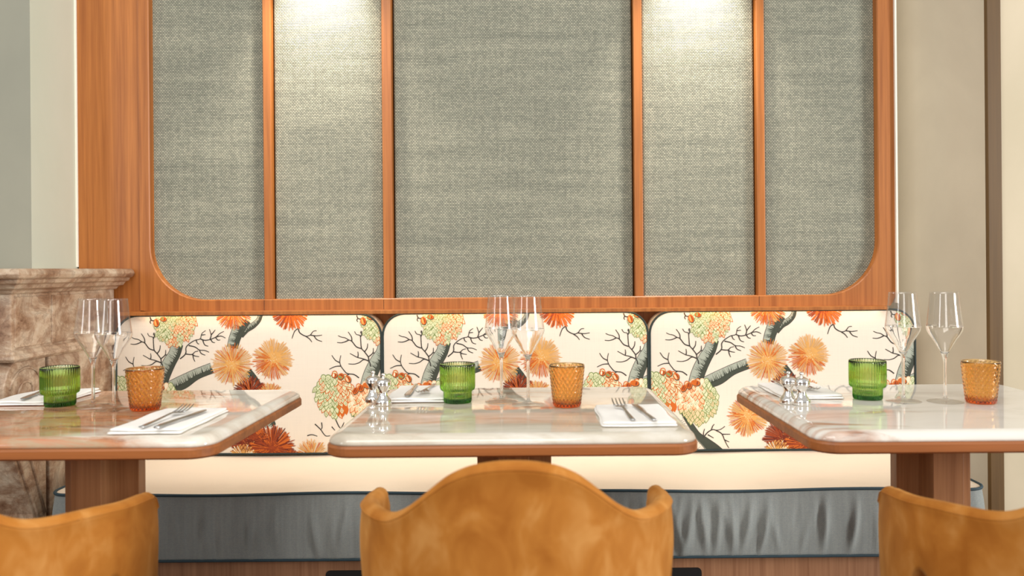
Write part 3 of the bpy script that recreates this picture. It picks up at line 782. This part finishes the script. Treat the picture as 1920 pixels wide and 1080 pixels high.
# shakers
def shaker():
    root = MB()
    root.lathe(spl([(0.0005, 0), (0.0145, 0.0), (0.0162, 0.003), (0.0162, 0.010), (0.0128, 0.015), (0.0095, 0.021), (0.0080, 0.028), (0.0092, 0.035), (0.0130, 0.042), (0.0140, 0.044)], 3), 40)
    o = root.build('shaker', M['chrome'])
    c = MB(); c.lathe(spl([(0.0005, 0.0442), (0.0142, 0.0442), (0.0150, 0.047), (0.0148, 0.052), (0.0120, 0.057), (0.0060, 0.0605), (0.0028, 0.062), (0.0030, 0.064), (0.0040, 0.067), (0.0034, 0.070), (0.0004, 0.0715)], 3), 40)
    c.build('cap', M['chrome'], o)
    return o
s0 = shaker(); first = True
for x, y, l in ((W(700, 757, 1.80)[0], 1.80, 'small chrome shaker on the centre table, the left one beside the folded napkin'), (W(719, 762, 1.755)[0], 1.755, 'small chrome shaker on the centre table, the right one nearer the green tumbler'),
                (W(1478, 757, 1.735)[0], 1.735, 'small chrome shaker at the edge of the right table, the left of two'), (W(1503, 760, 1.715)[0], 1.715, 'small chrome shaker on the right table, the right of two')):
    o = s0 if first else copy_tree(s0); first = False
    o.location = (x, y, TZ + 0.0002); o.scale = (1.15, 1.15, 1.0); tag(o, l, 'shaker', 'salt and pepper shakers')

# napkins
def napkin(w, d, seed, tilt=0.0):
    rnd = random.Random(seed); b = MB()
    for layer, (z0, z1, ins) in enumerate(((0.0, 0.0045, 0.0), (0.0047, 0.0098, 0.002))):
        rg = []; n = 36
        ph = rnd.random() * 6
        out = dens(rrect(-w / 2 + ins, w / 2 - ins, -d / 2 + ins, d / 2 - ins, 0.006, 4), 0.012)
        for (k, z) in ((0.006, z0), (0.001, z0 + 0.001), (0.0, (z0 + z1) / 2), (0.0015, z1 - 0.0007), (0.006, z1), (0.02, z1 + 0.0004), (0.05, z1 + 0.0006)):
            ring = []
            for x, y in out:
                f = lambda v, h: v * max(0, (h - k)) / h
                wv = 0.0012 * sin(x * 60 + ph) * cos(y * 38 + ph) if z > 0.002 else 0
                sp = 0.0016 * sin(y * 45 + ph * 2 + layer) * (1 if x > 0 else -1)
                ring.append((f(x, w / 2) + sp, f(y, d / 2) + 0.0012 * sin(x * 50 + ph), z + wv * (layer * 0.8) + 0.0))
            rg.append(ring)
        b.rings(rg, True, True, True, 0, True)
    return b
nk = [(TX[0] + 0.208, 1.572, 0.137, 0.235, 1, 'folded white napkin under a fork and knife, nearer the camera on the left table'), (TX[1] + 0.240, 1.588, 0.142, 0.205, 2, 'folded white napkin under a fork and knife, nearer the camera on the centre table'),
      (TX[0] - 0.235, 1.885, 0.150, 0.205, 3, 'folded white napkin behind the green tumbler on the left table'), (TX[1] - 0.228, 1.885, 0.142, 0.208, 4, 'folded white napkin between the shakers and green tumbler on the centre table'),
      (TX[2] - 0.222, 1.885, 0.142, 0.208, 5, 'folded white napkin at the far left corner of the right table')]
for x, y, w, d, s_, l in nk:
    o = napkin(w, d, s_).build('napkin', M['napkin'], loc=(x, y, TZ + 0.0006)); tag(o, l, 'napkin', 'folded napkins')
NZT = TZ + 0.0006 + 0.0122
# cutlery (length along +y, tip at +y)
def fork():
    b = MB()
    # handle
    hp = [(-0.085, 0.0045, 0.0008), (-0.07, 0.0048, 0.001), (-0.03, 0.0034, 0.0013), (0.0, 0.0026, 0.0016), (0.02, 0.0026, 0.002), (0.03, 0.005, 0.0032), (0.038, 0.0105, 0.0048), (0.048, 0.0118, 0.0055)]
    zc = {k: z for k, z in enumerate((0.002, 0.0022, 0.004, 0.006, 0.0072, 0.0062, 0.0048, 0.0045))}
    rg = []
    for k, (y, hw, th) in enumerate(hp):
        z = zc[k]; t = 0.0011
        rg.append([(-hw, y, z), (-hw * 0.7, y, z - t), (hw * 0.7, y, z - t), (hw, y, z), (hw * 0.7, y, z + t), (-hw * 0.7, y, z + t)])
    b.rings(rg, True, True, True, 0, True)
    for k in range(4):
        x = -0.0101 + k * 0.00673
        b.tube([(x, 0.047, 0.0045), (x, 0.06, 0.0056), (x, 0.075, 0.009), (x, 0.086, 0.0135)], [0.0016, 0.0015, 0.0014, 0.0008], 6)
    return b
def knife():
    b = MB(); rg = []
    for (y, hl, hr, t) in ((-0.085, 0.0042, 0.0042, 0.002), (-0.07, 0.005, 0.005, 0.0026), (-0.03, 0.0042, 0.0042, 0.0024), (-0.005, 0.0036, 0.0036, 0.002), (0.0, 0.005, 0.0056, 0.0012), (0.03, 0.005, 0.0082, 0.001), (0.06, 0.005, 0.0088, 0.0009), (0.078, 0.0046, 0.0075, 0.0008), (0.088, 0.002, 0.003, 0.0006)):
        z = 0.0028
        rg.append([(-hl, y, z), (-hl * 0.6, y, z - t), (hr * 0.6, y, z - t * .8), (hr, y, z), (hr * 0.6, y, z + t * .8), (-hl * 0.6, y, z + t)])
    b.rings(rg, True, True, True, 0, True)
    return b
f0 = fork().build('fork', M['steel']); k0 = knife().build('knife', M['steel']); ff = kk = True
cut = [('f', TX[0] + 0.208, 1.545, -0.05, 'steel fork on the near napkin of the left table'), ('k', TX[0] + 0.243, 1.535, -0.08, 'steel knife on the near napkin of the left table'),
       ('f', TX[1] + 0.222, 1.575, 0.06, 'steel fork on the near napkin of the centre table'), ('k', TX[1] + 0.258, 1.565, 0.10, 'steel knife on the near napkin of the centre table'),
       ('k', TX[0] - 0.252, 1.875, pi + 0.25, 'steel knife on the napkin behind the green tumbler, left table'), ('f', TX[0] - 0.205, 1.885, pi + 0.15, 'steel fork on the napkin behind the green tumbler, left table'),
       ('k', TX[1] - 0.250, 1.875, pi + 0.04, 'steel knife on the far napkin of the centre table'), ('f', TX[1] - 0.213, 1.885, pi - 0.05, 'steel fork on the far napkin of the centre table'),
       ('k', TX[2] - 0.252, 1.885, pi - 0.02, 'steel knife on the far napkin of the right table'), ('f', TX[2] - 0.205, 1.885, pi - 0.1, 'steel fork on the far napkin of the right table')]
for t, x, y, rz, l in cut:
    if t == 'f': o = f0 if ff else f0.copy(); new = not ff; ff = False
    else: o = k0 if kk else k0.copy(); new = not kk; kk = False
    if new: COL.objects.link(o)
    o.location = (x, y, NZT); o.rotation_euler = (0, 0, rz); o.scale = (1.12, 1.06, 1.0); tag(o, l, 'fork' if t == 'f' else 'knife', 'forks on napkins' if t == 'f' else 'knives on napkins')

# ------------------------------------------------------------------ chairs
def make_chair():
    root = bpy.data.objects.new('velvet_chair', None); COL.objects.link(root); root.empty_display_size = 0.05
    half = [(0.0, -0.165), (0.055, -0.163), (0.115, -0.150), (0.168, -0.122), (0.210, -0.082), (0.240, -0.030), (0.258, 0.03), (0.263, 0.08), (0.261, 0.13), (0.254, 0.17)]
    pts = [(-x, y) for x, y in reversed(half[1:])] + half
    pl = spl(pts, 8); n = len(pl)
    # arc length
    S = [0]
    for i in range(1, n): S.append(S[-1] + math.dist(pl[i - 1], pl[i]))
    mid = S[-1] / 2; LT = mid
    def rim(s):
        s = abs(s)
        K = [(0, 0.790), (0.04, 0.788), (0.08, 0.778), (0.115, 0.757), (0.15, 0.728), (0.185, 0.706), (0.215, 0.697), (0.26, 0.695), (0.32, 0.691), (0.37, 0.684), (LT - 0.03, 0.675), (LT - 0.012, 0.664), (LT, 0.645)]
        for (a, za), (c, zc_) in zip(K, K[1:]):
            if s <= c: 
                t = (s - a) / (c - a); return za + (zc_ - za) * (t * t * (3 - 2 * t) if False else t)
        return K[-1][1]
    def rims(s): return sum(rim(s + d) for d in (-0.02, -0.01, 0, 0.01, 0.02)) / 5 if abs(s) < LT - 0.03 else rim(s)
    def low(s):
        s = abs(s)   # side openings below the arms
        a = 0.345; h = 0.052
        d = (s - a) / h
        return 0.40 + (0.172 * sqrt(1 - d * d) if abs(d) < 1 else 0)
    b = MB(); rg = []
    # add extra columns near the opening edges
    for i in range(n):
        a = pl[max(0, i - 1)]; c = pl[min(n - 1, i + 1)]; d = math.dist(a, c); nx, ny = (c[1] - a[1]) / d, -(c[0] - a[0]) / d
        s = S[i] - mid; zt = rims(s); zb = low(s); T = 0.034 * (1 - 0.35 * smoothstep(LT - 0.05, LT, abs(s)))
        ring = []
        def P_(off, z):
            k = 1 - 0.03 * max(0, 0.60 - z) / 0.2
            back = 0.05 * max(0, 0.6 - z)     # shell leans in below
            return ((pl[i][0] - nx * off) * k, (pl[i][1] - ny * off) * k + back * 0, z)
        m_ = 12
        for q in range(m_ + 1):
            t = q / m_; ring.append(P_(0.003 * (2 * t - 1) ** 2, zb + (zt - T / 2 - zb) * t))
        for q in range(1, 8):
            th = pi * q / 8; ring.append(P_(T / 2 - T / 2 * cos(th), zt - T / 2 + T / 2 * sin(th)))
        for q in range(m_ + 1):
            t = 1 - q / m_; ring.append(P_(T, zb + (zt - T / 2 - zb) * t))
        rg.append(ring)
    b.rings(rg, True, True, True, 0, True)
    b.build('backrest', M['velvet'], root)
    # seam along the back rim
    sb_ = MB(); m1 = []
    for i in range(n):
        a = pl[max(0, i - 1)]; c = pl[min(n - 1, i + 1)]; d = math.dist(a, c); nx, ny = (c[1] - a[1]) / d, -(c[0] - a[0]) / d
        s = S[i] - mid; zt = rims(s); T = 0.034 * (1 - 0.35 * smoothstep(LT - 0.05, LT, abs(s)))
        m1.append((pl[i][0] - nx * (T * 0.06), pl[i][1] - ny * (T * 0.06), zt - T * 0.30))
    sb_.tube(m1, 0.0012, 6); sb_.build('seam', M['velvet'], root)
    # seat
    b = MB(); rg = []
    ol = [(x * 0.86, y * 0.86) for x, y in pl] ; ol = ol + [(0.19, 0.20), (0.13, 0.235), (0.0, 0.245), (-0.13, 0.235), (-0.19, 0.20)]
    for k, z in ((0.94, 0.385), (1.0, 0.395), (1.0, 0.425), (0.985, 0.445), (0.94, 0.457), (0.8, 0.464), (0.5, 0.468), (0.2, 0.469)): rg.append([(x * k, y * k, z) for x, y in ol])
    b.rings(rg, True, True, True, 0, True); b.build('seat', M['velvet'], root)
    for sx, sy in ((-1, -1), (1, -1), (-1, 1), (1, 1)):
        b = MB(); x0, y0 = 0.145 * sx, (0.15 if sy > 0 else -0.10); x1, y1 = 0.20 * sx, (0.20 if sy > 0 else -0.16)
        b.tube([(x0, y0, 0.39), ((x0 + x1) / 2, (y0 + y1) / 2, 0.2), (x1, y1, 0.0)], [0.017, 0.014, 0.009], 14); b.build('leg', M['dark_wood'], root)
    return root
ch = make_chair()
cd = [(-0.929, 1.245, 0.0, 'ochre velvet tub chair at the left table, cropped by the photo edge'), (-0.031, 1.265, 0.0, 'ochre velvet tub chair seen from behind at the centre table'), (0.868, 1.245, 0.0, 'ochre velvet tub chair at the right table, in darker shade')]
for i, (x, y, r, l) in enumerate(cd):
    o = ch if i == 0 else copy_tree(ch)
    o.location = (x, y, 0); o.rotation_euler = (0, 0, r); tag(o, l, 'chair', 'ochre velvet chairs facing the banquette')

# ------------------------------------------------------------------ lights
def area(name, loc, target, sx, sy, power, col):
    l = bpy.data.lights.new(name, 'AREA'); l.shape = 'RECTANGLE'; l.size = sx; l.size_y = sy; l.energy = power; l.color = col[:3]
    o = bpy.data.objects.new(name, l); COL.objects.link(o); o.location = loc
    import mathutils
    d = mathutils.Vector(target) - mathutils.Vector(loc); o.rotation_euler = d.to_track_quat('-Z', 'Y').to_euler()
    return o
area('window_light_right', (7.0, -1.6, 2.1), (0.0, 2.1, 0.9), 1.6, 3.0, 470, (1.0, 0.98, 0.95))
area('overhead_fill', (-0.7, -0.2, 3.1), (-0.2, 2.2, 0.9), 2.0, 1.4, 54, (1.0, 0.96, 0.90))  # added overhead fill so the table tops shade their pedestals; no fixture known
area('rear_fill', (-0.4, -2.8, 1.8), (0.0, 2.4, 1.1), 1.0, 2.0, 26, (1.0, 0.97, 0.93))  # added fill behind the camera for the left and centre; no window known
area('left_fill', (-3.0, -0.6, 1.7), (0.0, 2.2, 0.9), 0.5, 1.8, 16, (0.95, 0.98, 1.0))  # added weak fill for glints on the glasses' left; no window known
def spot(x, y, z, tz, ty, power, ang, col=(1.0, 0.88, 0.75)):
    l = bpy.data.lights.new('ceiling_spot', 'SPOT'); l.energy = power; l.spot_size = radians(ang); l.spot_blend = 1.0; l.shadow_soft_size = 0.03; l.color = col
    o = bpy.data.objects.new('ceiling_spot', l); COL.objects.link(o); o.location = (x, y, z)
    import mathutils
    d = mathutils.Vector((x, ty, tz)) - mathutils.Vector((x, y, z)); o.rotation_euler = d.to_track_quat('-Z', 'Y').to_euler()
for px in (604, 1302):
    spot(W(px, 50, DW)[0], 2.50, 2.24, 1.45, 2.64, 70, 74)
w = bpy.data.worlds.new('World'); sc.world = w; w.use_nodes = True
bg = w.node_tree.nodes['Background']; bg.inputs[0].default_value = (1.0, 0.97, 0.93, 1); bg.inputs[1].default_value = 1.0
wt = w.node_tree; tcw = wt.nodes.new('ShaderNodeTexCoord'); sxw = wt.nodes.new('ShaderNodeSeparateXYZ'); mrw = wt.nodes.new('ShaderNodeMapRange')
wt.links.new(tcw.outputs['Generated'], sxw.inputs[0]); wt.links.new(sxw.outputs[2], mrw.inputs[0]); mrw.inputs[1].default_value = -1; mrw.inputs[2].default_value = 1; mrw.inputs[3].default_value = 0; mrw.inputs[4].default_value = 1
rw = wt.nodes.new('ShaderNodeValToRGB'); wt.links.new(mrw.outputs[0], rw.inputs[0]); rw.color_ramp.elements.new(0.5)
for el, (p_, v_) in zip(rw.color_ramp.elements, ((0.30, 0.06), (0.5, 0.27), (0.68, 0.58))): el.position = p_; el.color = (v_, v_ * 0.97, v_ * 0.925, 1)
wt.links.new(rw.outputs[0], bg.inputs[0])

# ------------------------------------------------------------------ camera and render look
cam = bpy.data.cameras.new('camera'); co = bpy.data.objects.new('camera', cam); COL.objects.link(co); sc.camera = co
co.location = (0, 0, ZC)
import mathutils
co.rotation_euler = (mathutils.Matrix.Rotation(radians(90), 3, 'X') @ mathutils.Matrix.Rotation(-ROLL, 3, 'Z')).to_euler()
cam.sensor_width = 36; cam.lens = F / 1920 * 36
cam.shift_x = -(VX - 960) / 1920; cam.shift_y = (VY - 540) / 1920
cam.dof.use_dof = True; cam.dof.focus_distance = 2.25; cam.dof.aperture_fstop = 3.2
cam.clip_start = 0.05
vs = sc.view_settings; vs.view_transform = 'Standard'; vs.look = 'None'; vs.gamma = 1; vs.exposure = 0.0; vs.use_curve_mapping = False
sc.render.engine = 'CYCLES'
sc.cycles.use_denoising = True
sc.cycles.max_bounces = 28; sc.cycles.transmission_bounces = 28; sc.cycles.glossy_bounces = 6; sc.cycles.diffuse_bounces = 5
sc.cycles.sample_clamp_indirect = 6.0
